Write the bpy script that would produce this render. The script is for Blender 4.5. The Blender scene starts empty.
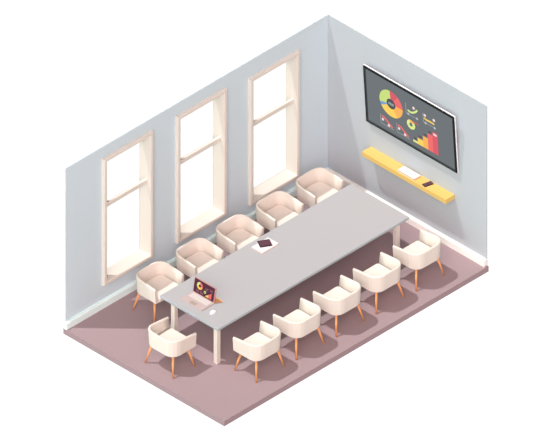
import bpy, bmesh, math
from mathutils import Vector, Matrix

S = bpy.context.scene
COL = S.collection

# ------------------------------------------------------------------ camera
# isometric cut-away room: x runs along the window wall towards the viewer,
# y along the screen wall towards the viewer, z up, back corner at the origin
PXM = 61.5                                   # image pixels per metre
SA, CA = 0.7043, 0.7099                      # azimuth
SE = 0.5815                                  # sine of the camera's elevation
CE = math.sqrt(1 - SE * SE)
right = Vector((-SA, CA, 0))
back = Vector((CA * CE, SA * CE, SE))
up = back.cross(right)
cam_d = bpy.data.cameras.new('camera')
cam_d.type = 'ORTHO'
cam_d.ortho_scale = 555 / PXM
cam_d.clip_end = 80
cam = bpy.data.objects.new('camera', cam_d)
COL.objects.link(cam)
look = right * ((277.5 - 327.8) / PXM) - up * ((220.5 - 174.1) / PXM)
m = Matrix((right, up, back)).transposed().to_4x4()
m.translation = look + back * 20
cam.matrix_world = m
S.camera = cam

# ------------------------------------------------------------------ sky, sun, exposure
W = bpy.data.worlds.new('world')
S.world = W
W.use_nodes = True
nt = W.node_tree
nt.nodes.clear()
tc = nt.nodes.new('ShaderNodeTexCoord')
sep = nt.nodes.new('ShaderNodeSeparateXYZ')
nt.links.new(tc.outputs['Generated'], sep.inputs[0])


def nmath(op, a, b=None):
    n = nt.nodes.new('ShaderNodeMath')
    n.operation = op
    for i, v in enumerate((a, b)):
        if v is None:
            continue
        if isinstance(v, (int, float)):
            n.inputs[i].default_value = v
        else:
            nt.links.new(v, n.inputs[i])
    return n.outputs[0]


GROUND = 1.10      # bright white ground all round the model
SKY = (0.180, 0.166, 0.146)          # plain sky
LOBES = [                         # broad bright parts of the sky: direction, width, colour
    ((1.0, 0.15, 0.30), 4.0, (0.934, 1.417, 1.227)),
    ((0.15, 1.0, 0.30), 4.0, (0.387, 0.270, 0.232)),
    ((0.62, 0.53, 0.58), 36.0, (15.738, 10.874, 10.894)),
    ((0, 0, 1), 4.0, (0.088, 0.086, 0.088)),
]


def vmath(op, a, b):
    n = nt.nodes.new('ShaderNodeVectorMath')
    n.operation = op
    for i, v in enumerate((a, b)):
        if isinstance(v, tuple):
            n.inputs[i].default_value = v
        else:
            nt.links.new(v, n.inputs[i])
    return n.outputs['Value'] if op == 'DOT_PRODUCT' else n.outputs['Vector']


mr = nt.nodes.new('ShaderNodeMapRange')
mr.interpolation_type = 'SMOOTHSTEP'
nt.links.new(sep.outputs['Z'], mr.inputs['Value'])
mr.inputs['From Min'].default_value = -0.50
mr.inputs['From Max'].default_value = -0.20
gr = nmath('SUBTRACT', 1.0, mr.outputs['Result'])
total = vmath('ADD', vmath('MULTIPLY', (GROUND,) * 3, gr), vmath('MULTIPLY', SKY, mr.outputs['Result']))
for d, e, c in LOBES:
    k = nmath('POWER', nmath('MAXIMUM', vmath('DOT_PRODUCT', tc.outputs['Generated'], tuple(Vector(d).normalized())), 0.0), e)
    total = vmath('ADD', total, vmath('MULTIPLY', c, nmath('MULTIPLY', k, mr.outputs['Result'])))
bg = nt.nodes.new('ShaderNodeBackground')
nt.links.new(total, bg.inputs[0])
wo = nt.nodes.new('ShaderNodeOutputWorld')
nt.links.new(bg.outputs[0], wo.inputs[0])

sun_d = bpy.data.lights.new('sun', 'SUN')
sun_d.energy = 2.3
sun_d.color = (1.0, 0.98, 0.95)
sun_d.angle = math.radians(0.3)
sun = bpy.data.objects.new('sun', sun_d)
COL.objects.link(sun)
sun.location = (6, -3, 9)
sun.rotation_euler = Vector((-0.284, 0.298, -1.0)).to_track_quat('-Z', 'Y').to_euler()

S.view_settings.view_transform = 'Standard'
S.view_settings.look = 'None'
S.view_settings.gamma = 1.0
S.view_settings.use_curve_mapping = False
S.view_settings.exposure = 0.0
S.cycles.max_bounces = 12
S.cycles.diffuse_bounces = 8
S.cycles.transparent_max_bounces = 12

# ------------------------------------------------------------------ materials
def srgb(r, g, b):
    f = lambda c: (c / 255 / 12.92) if c / 255 <= 0.04045 else ((c / 255 + 0.055) / 1.055) ** 2.4
    return (f(r), f(g), f(b))


def mat(name, col, rough=0.8, var=0.0, scale=30.0, emit=None, spec=0.2):
    M = bpy.data.materials.new(name)
    M.use_nodes = True
    t = M.node_tree
    p = t.nodes['Principled BSDF']
    p.inputs['Roughness'].default_value = rough
    p.inputs['Specular IOR Level'].default_value = spec
    p.inputs['Base Color'].default_value = (*col, 1)
    if var > 0:                                    # a faint procedural grain
        c = t.nodes.new('ShaderNodeTexCoord')
        n = t.nodes.new('ShaderNodeTexNoise')
        n.inputs['Scale'].default_value = scale
        n.inputs['Detail'].default_value = 4
        r = t.nodes.new('ShaderNodeValToRGB')
        r.color_ramp.elements[0].color = (*[x * (1 - var) for x in col], 1)
        r.color_ramp.elements[1].color = (*[min(1, x * (1 + var)) for x in col], 1)
        t.links.new(c.outputs['Object'], n.inputs['Vector'])
        t.links.new(n.outputs['Fac'], r.inputs[0])
        t.links.new(r.outputs[0], p.inputs['Base Color'])
    if emit:
        p.inputs['Base Color'].default_value = (0, 0, 0, 1)
        p.inputs['Specular IOR Level'].default_value = 0
        p.inputs['Emission Color'].default_value = (*emit, 1)
        p.inputs['Emission Strength'].default_value = 1.0
    return M


def wood(name, c1, c2):
    M = bpy.data.materials.new(name)
    M.use_nodes = True
    t = M.node_tree
    p = t.nodes['Principled BSDF']
    p.inputs['Roughness'].default_value = 0.6
    p.inputs['Specular IOR Level'].default_value = 0.2
    c = t.nodes.new('ShaderNodeTexCoord')
    mp = t.nodes.new('ShaderNodeMapping')
    mp.inputs['Scale'].default_value = (30, 30, 2)
    n = t.nodes.new('ShaderNodeTexNoise')
    n.inputs['Scale'].default_value = 2
    r = t.nodes.new('ShaderNodeValToRGB')
    r.color_ramp.elements[0].color = (*c1, 1)
    r.color_ramp.elements[1].color = (*c2, 1)
    t.links.new(c.outputs['Object'], mp.inputs[0])
    t.links.new(mp.outputs[0], n.inputs['Vector'])
    t.links.new(n.outputs['Fac'], r.inputs[0])
    t.links.new(r.outputs[0], p.inputs['Base Color'])
    return M


def glass(name):
    M = bpy.data.materials.new(name)
    M.use_nodes = True
    t = M.node_tree
    t.nodes.clear()
    o = t.nodes.new('ShaderNodeOutputMaterial')
    mx = t.nodes.new('ShaderNodeMixShader')
    tr = t.nodes.new('ShaderNodeBsdfTransparent')
    gl = t.nodes.new('ShaderNodeBsdfGlossy')
    gl.inputs['Roughness'].default_value = 0.02
    mx.inputs[0].default_value = 0.03
    t.links.new(tr.outputs[0], mx.inputs[1])
    t.links.new(gl.outputs[0], mx.inputs[2])
    t.links.new(mx.outputs[0], o.inputs[0])
    return M


M = {
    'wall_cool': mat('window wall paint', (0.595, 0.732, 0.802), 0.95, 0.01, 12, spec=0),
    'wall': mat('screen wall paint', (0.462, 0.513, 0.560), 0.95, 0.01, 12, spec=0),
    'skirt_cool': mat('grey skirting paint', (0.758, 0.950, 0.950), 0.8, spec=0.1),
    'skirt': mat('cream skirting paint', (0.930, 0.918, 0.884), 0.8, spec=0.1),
    'carpet': mat('mauve carpet', (0.343, 0.265, 0.285), 0.95, 0.02, 150, spec=0),
    'plinth': mat('pink floor edge', (0.335, 0.254, 0.277), 0.9, 0.01, 60, spec=0),
    'cream': mat('cream window paint', (0.730, 0.707, 0.655), 0.8, spec=0.1),
    'fabric': mat('cream upholstery', (0.766, 0.727, 0.669), 0.9, 0.01, 120, spec=0),
    'leg_wood': wood('orange beech', (0.74, 0.33, 0.14), (0.84, 0.42, 0.19)),
    'table_top': mat('grey table laminate', (0.413, 0.422, 0.441), 0.9, 0.01, 20, spec=0),
    'table_edge': mat('pale table edging', (0.404, 0.462, 0.501), 0.8, spec=0.1),
    'table_leg': mat('cream table leg', (0.720, 0.683, 0.634), 0.8, spec=0.1),
    'shelf': mat('yellow shelf lacquer', (0.700, 0.494, 0.158), 0.8, 0.01, 8, spec=0.05),
    'white': mat('white plastic', (0.823, 0.858, 0.880), 0.6, spec=0.2),
    'paper': mat('white paper', (0.750, 0.759, 0.762), 0.9, spec=0),
    'paper_edge': mat('orange page edge and shade', (0.72, 0.36, 0.20), 0.9, spec=0),  # page edges of the book, and shade painted on the notepad's edge
    'orange': mat('orange lid shadow', (0.717, 0.397, 0.196), 0.9, spec=0),  # colour of the painted shadow beside the laptop lid
    'black': mat('black bezel', (0.010, 0.013, 0.015), 0.6, spec=0.1),
    'bezel_grey': mat('dark grey bezel', (0.035, 0.042, 0.045), 0.7, spec=0.1),
    'tv_back': mat('pale housing', (0.85, 0.87, 0.88), 0.7, spec=0.1),
    'rose': mat('rose metal', (0.490, 0.412, 0.403), 0.7, spec=0.1),
    'rose_dark': mat('rose metal trackpad', (0.362, 0.309, 0.274), 0.7, spec=0.1),
    'keys': mat('pale keyboard', (0.584, 0.565, 0.548), 0.8, spec=0),
    'coral': mat('coral lid shell', (0.506, 0.251, 0.233), 0.7, spec=0.1),
    'plum': mat('dark plum cover', (0.050, 0.024, 0.034), 0.7, spec=0.1),
    'plum_light': mat('plum screen', (0.112, 0.052, 0.072), 0.7, spec=0.1),
    'glass': glass('window glass'),
}


def glow(name, r, g, b):
    M[name] = mat(name, (0, 0, 0), 0.5, emit=srgb(r, g, b))


glow('screen grey', 113, 119, 122)
glow('hub grey', 84, 90, 93)
glow('chart green', 205, 226, 132)
glow('chart lime', 226, 240, 150)
glow('chart rose', 222, 98, 112)
glow('chart red', 242, 116, 116)
glow('chart orange', 252, 184, 98)
glow('chart yellow', 252, 214, 104)
glow('chart blue', 124, 164, 214)
glow('chart line', 160, 164, 166)
glow('chart text', 190, 193, 195)
glow('chart dot', 250, 222, 224)
glow('chart plum', 98, 74, 88)
glow('laptop plum', 96, 56, 72)
glow('laptop mark', 168, 112, 126)

# ------------------------------------------------------------------ mesh helpers
def box(bm, x0, x1, y0, y1, z0, z1, mi=0, bev=0.0):
    vs = [bm.verts.new((x, y, z)) for z in (z0, z1) for y in (y0, y1) for x in (x0, x1)]
    fs = []
    for q in ((0, 2, 3, 1), (4, 5, 7, 6), (0, 1, 5, 4), (2, 6, 7, 3), (0, 4, 6, 2), (1, 3, 7, 5)):
        f = bm.faces.new([vs[i] for i in q])
        f.material_index = mi
        fs.append(f)
    if bev > 0:
        es = list({e for f in fs for e in f.edges})
        r = bmesh.ops.bevel(bm, geom=es, offset=bev, segments=2, affect='EDGES', profile=0.5)
        for f in r['faces']:
            f.material_index = mi
    return fs


def prism(bm, pts, d, mi=0):
    """closed prism on the 3D polygon pts, pushed out along d"""
    d = Vector(d)
    a = [bm.verts.new(p) for p in pts]
    b = [bm.verts.new(Vector(p) + d) for p in pts]
    n = len(a)
    fs = [bm.faces.new(b), bm.faces.new(a[::-1])]
    for i in range(n):
        j = (i + 1) % n
        fs.append(bm.faces.new((a[i], a[j], b[j], b[i])))
    for f in fs:
        f.material_index = mi


def rod(bm, p0, p1, r0, r1, mi=0, n=14):
    p0, p1 = Vector(p0), Vector(p1)
    ax = (p1 - p0).normalized()
    u = ax.orthogonal().normalized()
    v = ax.cross(u)
    ra = []
    for p, r in ((p0, r0), (p1, r1)):
        ra.append([bm.verts.new(p + (u * math.cos(t) + v * math.sin(t)) * r)
                   for t in [2 * math.pi * k / n for k in range(n)]])
    for i in range(n):
        j = (i + 1) % n
        f = bm.faces.new((ra[0][i], ra[0][j], ra[1][j], ra[1][i]))
        f.smooth = True
        f.material_index = mi
    bm.faces.new(ra[0][::-1]).material_index = mi
    bm.faces.new(ra[1]).material_index = mi


def obj(name, bm, mats, parent=None):
    bmesh.ops.recalc_face_normals(bm, faces=bm.faces[:])
    me = bpy.data.meshes.new(name)
    bm.to_mesh(me)
    bm.free()
    for k in (mats if isinstance(mats, (list, tuple)) else [mats]):
        me.materials.append(M[k])
    o = bpy.data.objects.new(name, me)
    COL.objects.link(o)
    o.parent = parent
    return o


def new():
    return bmesh.new()


def thing(name, label, cat, loc=(0, 0, 0), rz=0.0, group=None):
    o = bpy.data.objects.new(name, None)
    o.empty_display_size = 0.1
    COL.objects.link(o)
    o.location = loc
    o.rotation_euler = (0, 0, rz)
    return tag(o, label, cat, group)


def tag(o, label, cat, group=None):
    o['label'] = label
    o['category'] = cat
    if group:
        o['group'] = group
    return o


def struct(o):
    o['kind'] = 'structure'
    return o


def one(name, mats, parent, *boxes, bev=0.0):
    bm = new()
    for b in boxes:
        box(bm, *b, bev=bev)
    return obj(name, bm, mats, parent)


# ------------------------------------------------------------------ room shell
LX, LY, H = 6.09, 3.67, 3.18           # floor length, floor depth, wall height
WX, WY = 6.055, 3.64                   # the walls stop just short of the floor's ends
T = 0.015
struct(one('floor', 'carpet', None, (-T, LX, -T, LY, -0.006, 0.0)))
struct(one('trim_1', 'plinth', None, (-T, LX, -T, LY, -0.105, -0.006)))

# windows: centre along the wall, height shift
WIN = [(4.6435, 0.01), (2.947, -0.005), (1.262, -0.10)]
OW, OZ0, OZ1 = 0.5025, 0.485, 2.875    # half width, bottom and top of the opening

bm = new()                             # left wall with the three openings cut out
xs = [-T]
for c, dz in sorted(WIN):
    xs += [c - OW - 0.02, c + OW + 0.02]     # the window lining fills this gap
xs.append(WX)
for i in range(len(xs) - 1):
    a, b = xs[i], xs[i + 1]
    if i % 2 == 0:
        box(bm, a, b, -T, 0, 0, H)
    else:
        dz = sorted(WIN)[i // 2][1]
        box(bm, a, b, -T, 0, 0, OZ0 + dz - 0.02)
        box(bm, a, b, -T, 0, OZ1 + dz + 0.02, H)
bmesh.ops.remove_doubles(bm, verts=bm.verts[:], dist=1e-5)
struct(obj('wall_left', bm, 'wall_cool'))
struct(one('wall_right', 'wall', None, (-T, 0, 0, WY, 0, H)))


def skirting(bm, prof, along, a, b):
    """prof: (out from wall, height) outline"""
    pts = [Vector((a, p, z)) if along == 'x' else Vector((p, a, z)) for p, z in prof]
    prism(bm, pts, (b - a, 0, 0) if along == 'x' else (0, b - a, 0))


PROF = [(0, 0), (0.06, 0), (0.06, 0.118), (0.046, 0.135), (0, 0.135)]
bm = new()
skirting(bm, PROF, 'x', 0.0, LX)
struct(obj('baseboard_left', bm, ['skirt_cool']))
bm = new()
skirting(bm, PROF, 'y', 0.06, WY)
struct(obj('baseboard_right', bm, ['skirt']))

# ------------------------------------------------------------------ windows
DEP = 0.205                            # glass lies this far behind the wall face


def make_window(k, cx, dz):
    root = bpy.data.objects.new('window_%d' % k, None)
    COL.objects.link(root)
    root.location = (cx, 0, dz)
    struct(root)
    w, z0, z1 = OW, OZ0, OZ1
    # casing: mitred moulding around the opening, bevelled outside edge
    prof = [(0.0, 0.0), (0.0, 0.050), (0.012, 0.057), (0.058, 0.057), (0.070, 0.048), (0.070, 0.0)]
    bm = new()
    rings = []
    for sx, sz in ((-1, 0), (1, 0), (1, 1), (-1, 1)):
        rings.append([bm.verts.new((sx * (w + d), y, (z1 + d) if sz else (z0 - d))) for d, y in prof])
    n = len(prof)
    for i in range(4):
        A, B = rings[i], rings[(i + 1) % 4]
        for j in range(n):
            q = (j + 1) % n
            bm.faces.new((A[j], A[q], B[q], B[j]))
    obj('casing', bm, 'cream', root)
    t = 0.02
    for s in (-1, 1):
        one('jamb', 'cream', root, (min(s * w, s * (w + t)), max(s * w, s * (w + t)), -DEP - 0.005, 0.0, z0 - t, z1 + t))
    one('head_lining', 'cream', root, (-w, w, -DEP - 0.005, 0.0, z1, z1 + t))
    one('window_sill', 'cream', root, (-w, w, -DEP - 0.005, 0.0, z0 - t, z0))
    one('meeting_rail', 'cream', root, (-w, w, -0.075, -0.022, 1.895, 1.975), bev=0.004)
    for a, b in ((z0, 1.935), (1.935, z1)):
        one('glass_pane', 'glass', root, (-w, w, -DEP, -DEP + 0.006, a, b))
    return root


for k, (cx, dz) in enumerate(WIN):
    make_window(k + 1, cx, dz)

# ------------------------------------------------------------------ conference table
TX0, TX1, TY0, TY1, TH = 0.655, 5.066, 1.183, 2.510, 0.74
tbl = thing('conference_table', 'long grey conference table with pale edging in the middle of the room', 'table',
            ((TX0 + TX1) / 2, (TY0 + TY1) / 2, 0))
hx, hy = (TX1 - TX0) / 2, (TY1 - TY0) / 2
one('tabletop', 'table_top', tbl, (-hx + 0.012, hx - 0.012, -hy + 0.012, hy - 0.012, TH - 0.045, TH))
bm = new()
ring = lambda d, z: [bm.verts.new((sx * (hx - d), sy * (hy - d), z)) for sx, sy in ((-1, -1), (1, -1), (1, 1), (-1, 1))]
R = [ring(0, TH - 0.045), ring(0, TH - 0.004), ring(0.004, TH), ring(0.012, TH), ring(0.012, TH - 0.045)]
for i in range(5):
    A, B = R[i], R[(i + 1) % 5]
    for j in range(4):
        q = (j + 1) % 4
        bm.faces.new((A[j], A[q], B[q], B[j]))
obj('edge_band', bm, 'table_edge', tbl)
for sx in (-1, 1):
    for sy in (-1, 1):
        x, y = (hx - 0.055 if sx > 0 else 0.215 - hx), (hy - 0.075 if sy > 0 else 0.275 - hy)
        one('leg', 'table_leg', tbl, (x - 0.04, x + 0.04, y - 0.04, y + 0.04, 0, TH - 0.045), bev=0.004)

# ------------------------------------------------------------------ tub chairs
def chair_path(w, f, r, n=4):
    """plan outline of the shell from one arm tip round the back to the other"""
    p = [(w, f, 1, 0), (w, f * 0.4, 1, 0), (w, -f + r, 1, 0)]
    for k in range(1, n):
        t = math.pi / 2 * k / n
        p.append((w - r + r * math.cos(t), -f + r - r * math.sin(t), math.cos(t), -math.sin(t)))
    p.append((w - r, -f, 0, -1))
    return p + [(-x, y, -nx, ny) for x, y, nx, ny in p[::-1]]


CW, CF, CR = 0.34, 0.275, 0.19


def make_chair(label, cat, loc, rz, group):
    root = thing('tub_chair', label, cat, loc, rz, group)
    th = 0.045
    zb = 0.375
    bm = new()
    rows = []
    for x, y, nx, ny in chair_path(CW, CF, CR):
        k = (CF - y) / (2 * CF)                        # 0 at the arm tip, 1 at the back
        zt = 0.655 + 0.045 * min(1, k * 1.25)
        tap = 0.03
        sec = [(-tap - th, zb), (-tap, zb), (-tap + 0.012, zb + 0.012), (-0.002, zt - 0.015), (-0.012, zt - 0.002), (-th * 0.5, zt), (-th + 0.010, zt - 0.002), (-th, zt - 0.015), (-tap - th, zb + 0.05)]
        rows.append([bm.verts.new((x + nx * d, y + ny * d, z)) for d, z in sec])
    n = len(rows[0])
    for A, B in zip(rows, rows[1:]):
        for j in range(n):
            q = (j + 1) % n
            f = bm.faces.new((A[j], A[q], B[q], B[j]))
            f.smooth = j in (4, 5, 7)          # the outside is gently facetted at the corners
    bm.faces.new(rows[0])
    bm.faces.new(rows[-1][::-1])
    # underside panel closing the shell
    bm.faces.new([r[0] for r in rows])
    bm.faces.new([r[8] for r in rows][::-1])
    obj('shell', bm, 'fabric', root)
    # seat cushion follows the inside of the shell and comes a little past the arms
    bm = new()
    inn = [(x - nx * (0.076 if ny == 0 else 0.066), y - ny * 0.072) for x, y, nx, ny in chair_path(CW, CF, CR)]
    inn[0] = (inn[0][0], CF - 0.005)
    inn[-1] = (inn[-1][0], CF - 0.005)
    fr = [(-inn[0][0] + 0.03, CF + 0.02), (inn[0][0] - 0.03, CF + 0.02)]
    out = inn + fr
    lay = []
    for sc_, z in ((0.97, 0.376), (1.0, 0.40), (1.0, 0.445), (0.965, 0.462)):
        lay.append([bm.verts.new((x * sc_, y * sc_, z)) for x, y in out])
    for A, B in zip(lay, lay[1:]):
        for j in range(len(A)):
            q = (j + 1) % len(A)
            bm.faces.new((A[j], A[q], B[q], B[j]))
    bm.faces.new(lay[-1])
    bm.faces.new(lay[0][::-1])
    obj('seat_cushion', bm, 'fabric', root)
    for sx in (-1, 1):
        for sy in (-1, 1):
            bm = new()
            rod(bm, (sx * 0.235, sy * 0.165, 0.378), (sx * 0.32, sy * 0.248, 0.0), 0.022, 0.0155)
            # flat foot on the carpet
            for v in bm.verts:
                if v.co.z < 0.03:
                    v.co.z = 0.0
            obj('leg', bm, 'leg_wood', root)
    return root


def copy_chair(src, label, loc, rz, group=None):
    c = src.copy()
    COL.objects.link(c)
    c.location = loc
    c.rotation_euler = (0, 0, rz)
    c['label'] = label
    if group:
        c['group'] = group
    for ch in src.children:
        d = ch.copy()
        COL.objects.link(d)
        d.parent = c
    return c


G = 'tub chairs around the conference table'
XS = [4.62 - 0.922 * k for k in range(5)]
LW = ['cream tub chair with its back to the windows, nearest the laptop',
      'cream tub chair with its back to the windows, second from the laptop end',
      'cream tub chair at the middle of the row with its back to the windows',
      'cream tub chair with its back to the windows, second from the wall screen end',
      'cream tub chair with its back to the windows, in the corner by the wall screen']
LR = ['cream tub chair facing the windows across the table, nearest the laptop end',
      'cream tub chair facing the windows across the table, second from the laptop end',
      'cream tub chair at the middle of the row facing the windows',
      'cream tub chair facing the windows across the table, second from the wall screen',
      'cream tub chair facing the windows across the table, nearest the wall shelf and screen']
proto = None
for k in range(5):
    loc = (XS[k] - 0.01, 0.675, 0)
    if proto is None:
        proto = make_chair(LW[k], 'chair', loc, 0.0, G)
    else:
        copy_chair(proto, LW[k], loc, 0.0)
for k in range(5):
    copy_chair(proto, LR[k], (XS[k] + 0.02 + 0.010 * k, 3.035 + 0.011 * k, 0), math.pi)
copy_chair(proto, 'cream tub chair alone at the short end of the table behind the laptop', (5.587, 1.925, 0), math.pi / 2)

# ------------------------------------------------------------------ wall screen
TW, TVH = 2.075, 1.15
tv = thing('wall_television', 'large dark wall screen showing coloured charts, tilted above the yellow shelf', 'television', (0.04, 0.93, 1.556))
tv.rotation_euler = (0, math.atan2(0.075, 1.147), 0)
bm = new()
box(bm, -0.030, -0.008, -0.010, TW + 0.010, -0.010, TVH + 0.010, bev=0.005)
obj('rear_housing', bm, 'tv_back', tv)['label'] = 'pale rear housing'
bm = new()                                             # bezel: frame with an inner slope
rr = []
for d, x in ((0.0, -0.008), (0.0, 0.012), (0.008, 0.016), (0.026, 0.016), (0.048, 0.001), (0.048, -0.008)):
    rr.append([bm.verts.new((x, y, z)) for y, z in ((d, d), (TW - d, d), (TW - d, TVH - d), (d, TVH - d))])
for i in range(len(rr)):
    A, B = rr[i], rr[(i + 1) % len(rr)]
    for j in range(4):
        q = (j + 1) % 4
        f = bm.faces.new((A[j], A[q], B[q], B[j]))
        f.material_index = 1 if i == 3 else 0
obj('bezel', bm, ['black', 'bezel_grey'], tv)
bm = new()
box(bm, -0.20, -0.028, TW / 2 - 0.22, TW / 2 + 0.22, 0.35, 0.75)
for v in bm.verts:                                     # back of the bracket follows the upright wall
    if v.co.x < -0.1:
        v.co.x = -(0.04 + v.co.z * 0.0654) / 1.0 + 0.002
obj('wall_bracket', bm, 'black', tv)
scr = one('screen', 'screen grey', tv, (-0.006, 0.0015, 0.04, TW - 0.04, 0.04, TVH - 0.04))
scr['label'] = 'lit grey screen with charts'


def arc(cy, cz, r0, r1, a0, a1, n):
    """sector of a ring, angles clockwise from twelve, on the screen plane"""
    o_, i_ = [], []
    for k in range(n + 1):
        t = math.radians(a0 + (a1 - a0) * k / n)
        o_.append((cy + r1 * math.sin(t), cz + r1 * math.cos(t)))
        i_.append((cy + r0 * math.sin(t), cz + r0 * math.cos(t)))
    return o_, i_


def sector(bm, cy, cz, r0, r1, a0, a1, mi, X, d=0.002, frame=None):
    n = max(2, int(abs(a1 - a0) / 8))
    o_, i_ = arc(cy, cz, r0, r1, a0, a1, n)
    for k in range(n):
        q = [o_[k], o_[k + 1], i_[k + 1], i_[k]]
        prism(bm, [(X, y, z) for y, z in q], (d, 0, 0), mi)


def stroke(bm, pts, w, mi, X, d=0.002):
    for (y0, z0), (y1, z1) in zip(pts, pts[1:]):
        L = math.hypot(y1 - y0, z1 - z0)
        ny, nz = -(z1 - z0) / L * w / 2, (y1 - y0) / L * w / 2
        prism(bm, [(X, y0 + ny, z0 + nz), (X, y0 - ny, z0 - nz), (X, y1 - ny, z1 - nz), (X, y1 + ny, z1 + nz)], (d, 0, 0), mi)


def disc(bm, cy, cz, r, mi, X, d=0.002, n=20):
    prism(bm, [(X, cy + r * math.cos(2 * math.pi * k / n), cz + r * math.sin(2 * math.pi * k / n)) for k in range(n)], (d, 0, 0), mi)


X = 0.0015
# big pie chart
cy, cz = 0.604, 0.662
bm = new()
for a0, a1, mi in ((-103, -4, 0), (-4, 37, 1), (37, 88, 2), (88, 150, 3), (150, 241, 4), (241, 257, 5)):
    sector(bm, cy, cz, 0.100, 0.265, a0, a1, mi, X)
disc(bm, cy, cz, 0.100, 6, X, 0.003)
for dy, hh in ((-0.045, 0.05), (-0.012, 0.058), (0.022, 0.05), (0.05, 0.05)):
    stroke(bm, [(cy + dy, cz - hh / 2), (cy + dy, cz + hh / 2)], 0.016, 7, X + 0.003, 0.001)
obj('pie_chart', bm, ['chart green', 'chart rose', 'chart red', 'chart orange', 'chart yellow', 'chart blue', 'hub grey', 'chart text'], scr)
# two line charts in the top row
CM = ['chart line', 'chart lime', 'chart dot', 'chart text', 'chart yellow', 'chart red']
bm = new()
stroke(bm, [(0.948, 0.870), (0.950, 0.655), (1.225, 0.665)], 0.012, 0, X)
sm = [(0.990, 0.745), (1.03, 0.727), (1.085, 0.733), (1.14, 0.765), (1.18, 0.80), (1.213, 0.845)]
stroke(bm, sm, 0.034, 1, X)
disc(bm, 1.131, 0.850, 0.028, 2, X)
for y in (1.0, 1.2):
    disc(bm, y, 0.667, 0.024, 3, X + 0.001)
obj('line_chart', bm, CM, scr)
bm = new()
stroke(bm, [(1.340, 0.866), (1.350, 0.682), (1.630, 0.690)], 0.012, 0, X)
stroke(bm, [(1.365, 0.775), (1.420, 0.755), (1.498, 0.763), (1.600, 0.755)], 0.032, 4, X)
for y, z in ((1.387, 0.835), (1.594, 0.838)):
    disc(bm, y, z, 0.028, 2, X)
for y in (1.397, 1.603):
    disc(bm, y, 0.682, 0.024, 3, X + 0.001)
obj('line_chart', bm, CM, scr)
# small ring chart
bm = new()
sector(bm, 1.048, 0.468, 0.038, 0.094, 45, 345, 0, X)
sector(bm, 1.048, 0.468, 0.038, 0.094, -15, 45, 1, X)
stroke(bm, [(1.125, 0.563), (1.225, 0.543)], 0.018, 2, X)
obj('ring_chart', bm, ['chart lime', 'chart orange', 'chart rose'], scr)
# two falling red charts at the bottom
for oy in (0.0, 0.370):
    bm = new()
    stroke(bm, [(0.343 + oy, 0.325), (0.340 + oy, 0.144), (0.635 + oy, 0.142)], 0.012, 0, X)
    stroke(bm, [(0.372 + oy, 0.298), (0.420 + oy, 0.296), (0.464 + oy, 0.270), (0.53 + oy, 0.222), (0.605 + oy, 0.168)], 0.034, 5, X)
    for y, z in ((0.391, 0.236), (0.525, 0.178)):
        disc(bm, y + oy, z, 0.026, 2, X + 0.001)
    obj('falling_chart', bm, CM, scr)
# staircase bar chart
bm = new()
bars = ((1.081, 1.188, 0.142, 0.182, 0), (1.188, 1.314, 0.142, 0.272, 1), (1.314, 1.428, 0.142, 0.375, 2), (1.428, 1.543, 0.142, 0.489, 3), (1.543, 1.660, 0.142, 0.580, 4))
for y0, y1, z0, z1, mi in bars:
    prism(bm, [(X, y0, z0), (X, y1, z0), (X, y1, z1), (X, y0, z1)], (0.002, 0, 0), mi)
for y0, y1, z0, z1, mi in bars[:4]:
    stroke(bm, [(y0 + 0.02, z1 + 0.045), (y1 - 0.03, z1 + 0.045)], 0.026, 6, X)
stroke(bm, [(1.562, 0.542), (1.640, 0.536)], 0.04, 5, X + 0.002, 0.001)
obj('bar_chart', bm, ['chart lime', 'chart yellow', 'chart orange', 'chart red', 'chart rose', 'chart dot', 'chart plum'], scr)

# ------------------------------------------------------------------ wall shelf and what lies on it
SZ = 1.052
bm = new()
box(bm, 0.0, 0.205, 0.985, 2.905, SZ - 0.088, SZ, bev=0.003)
tag(obj('wall_shelf', bm, 'shelf'), 'long yellow floating shelf on the wall under the screen', 'shelf')

bk = thing('book', 'white book lying flat on the yellow wall shelf', 'book', (0.115, 1.975, SZ))
one('cover', 'paper', bk, (-0.075, 0.075, -0.19, 0.19, 0.028, 0.034), (-0.075, 0.075, -0.19, 0.19, 0.0, 0.006))
one('pages', 'paper_edge', bk, (-0.070, 0.072, -0.186, 0.186, 0.006, 0.028))['label'] = 'tan page edges'

rc = thing('smartphone', 'small dark plum phone lying on the yellow shelf beside the white book', 'phone', (0.105, 2.395, SZ), math.radians(-14))
one('body', 'plum', rc, (-0.085, 0.085, -0.045, 0.045, 0, 0.014), bev=0.003)
one('screen', 'plum_light', rc, (-0.074, -0.006, -0.036, 0.036, 0.013, 0.0155), (0.006, 0.074, -0.036, 0.036, 0.013, 0.0155))

# ------------------------------------------------------------------ on the table
lp = thing('laptop', 'open rose laptop with a charts screen at the end of the table', 'laptop', (4.762, 1.735, TH))
base = one('keyboard_base', 'rose', lp, (-0.148, 0.148, -0.243, 0.243, 0.0, 0.018), bev=0.004)
one('keyboard', 'keys', base, (-0.128, -0.005, -0.205, 0.205, 0.017, 0.0205))
one('trackpad', 'rose_dark', base, (0.055, 0.128, -0.065, 0.065, 0.017, 0.0195))
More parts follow.
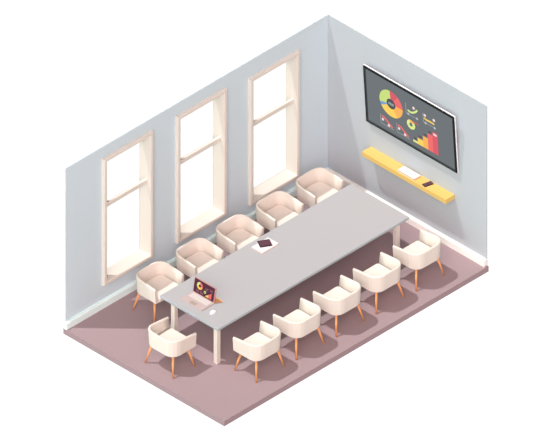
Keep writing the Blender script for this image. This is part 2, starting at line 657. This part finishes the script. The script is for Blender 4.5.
# lid leans back; built on its own tilted plane
lid = obj('lid', (lambda b: (box(b, -0.018, 0.0, -0.243, 0.243, 0.0, 0.268, bev=0.004), b)[1])(new()), 'coral', lp)
lid['label'] = 'coral lid edge around a plum screen'
lid.location = (-0.140, 0, 0.020)
lid.rotation_euler = (0, -math.atan2(0.048, 0.262), 0)
ls = one('screen', 'laptop plum', lid, (-0.002, 0.002, -0.232, 0.226, 0.012, 0.258))
LX_ = 0.002
bm = new()
c0, c1 = -0.105, 0.158
for a0, a1, mi in ((-110, 0, 0), (0, 100, 1), (100, 160, 2), (160, 250, 3)):
    sector(bm, c0, c1, 0.026, 0.066, a0, a1, mi, LX_, 0.001)
obj('pie_chart', bm, ['chart lime', 'chart red', 'chart orange', 'chart yellow'], ls)
bm = new()
prism(bm, [(LX_, 0.03, 0.035), (LX_, 0.105, 0.03), (LX_, 0.105, 0.09)], (0.001, 0, 0), 0)
prism(bm, [(LX_, 0.105, 0.03), (LX_, 0.17, 0.03), (LX_, 0.17, 0.14), (LX_, 0.105, 0.09)], (0.001, 0, 0), 1)
obj('bar_chart', bm, ['chart yellow', 'chart red'], ls)
bm = new()
sector(bm, 0.02, 0.10, 0.010, 0.026, 0, 360, 0, LX_, 0.001)
obj('ring_chart', bm, 'chart green', ls)
for y, z in ((0.03, 0.185), (0.13, 0.20)):
    bm = new()
    stroke(bm, [(y, z), (y, z - 0.035), (y + 0.06, z - 0.035)], 0.008, 0, LX_, 0.001)
    stroke(bm, [(y + 0.015, z - 0.02), (y + 0.06, z)], 0.010, 0, LX_, 0.001)
    obj('line_chart', bm, 'laptop mark', ls)
for y in (-0.165, -0.075):
    bm = new()
    stroke(bm, [(y, 0.075), (y, 0.04), (y + 0.06, 0.04)], 0.008, 0, LX_, 0.001)
    stroke(bm, [(y + 0.01, 0.07), (y + 0.06, 0.048)], 0.012, 0, LX_, 0.001)
    obj('falling_chart', bm, 'laptop mark', ls)

# cast shadow of the laptop's lid, painted as a thin orange triangle
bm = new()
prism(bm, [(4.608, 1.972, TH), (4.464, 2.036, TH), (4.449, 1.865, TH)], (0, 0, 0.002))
tag(obj('painted_lid_shadow', bm, 'orange'), 'orange painted shadow of the laptop lid on the table', 'paper')

# mouse: a rounded shell with a wheel
ms = thing('computer_mouse', 'small white computer mouse on the table in front of the laptop', 'mouse', (4.797, 2.128, TH), math.radians(8))
bm = new()
bmesh.ops.create_uvsphere(bm, u_segments=24, v_segments=14, radius=1.0)
for v in bm.verts:
    x, y, z = v.co
    v.co = (x * 0.072, y * 0.043 * (1 - 0.12 * x), max(0.0, z) * 0.034)
for f in bm.faces:
    f.smooth = True
bmesh.ops.remove_doubles(bm, verts=bm.verts[:], dist=1e-5)
bmesh.ops.dissolve_degenerate(bm, edges=bm.edges[:], dist=1e-6)
obj('body', bm, 'white', ms)
one('scroll_wheel', 'bezel_grey', ms, (-0.046, -0.028, -0.004, 0.004, 0.022, 0.0335), bev=0.001)

pb = thing('notepad', 'white notepad lying on the middle of the table under a plum tablet', 'notepad', (2.883, 1.426, TH))
one('sheets', 'paper', pb, (-0.19, 0.19, -0.122, 0.122, 0.006, 0.022))
one('painted_edge_shade', 'paper_edge', pb, (-0.19, 0.19, -0.123, 0.123, 0.0, 0.006))['label'] = 'orange painted shade along the lower edge'  # shade on the pad's side, put in as an orange layer

td = thing('tablet', 'dark plum tablet lying askew on the white notepad', 'tablet', (2.862, 1.396, TH + 0.022), math.radians(150.5))
one('body', 'plum', td, (-0.103, 0.103, -0.088, 0.088, 0, 0.018), bev=0.004)
one('screen', 'plum_light', td, (-0.087, 0.087, -0.072, 0.072, 0.017, 0.0195))
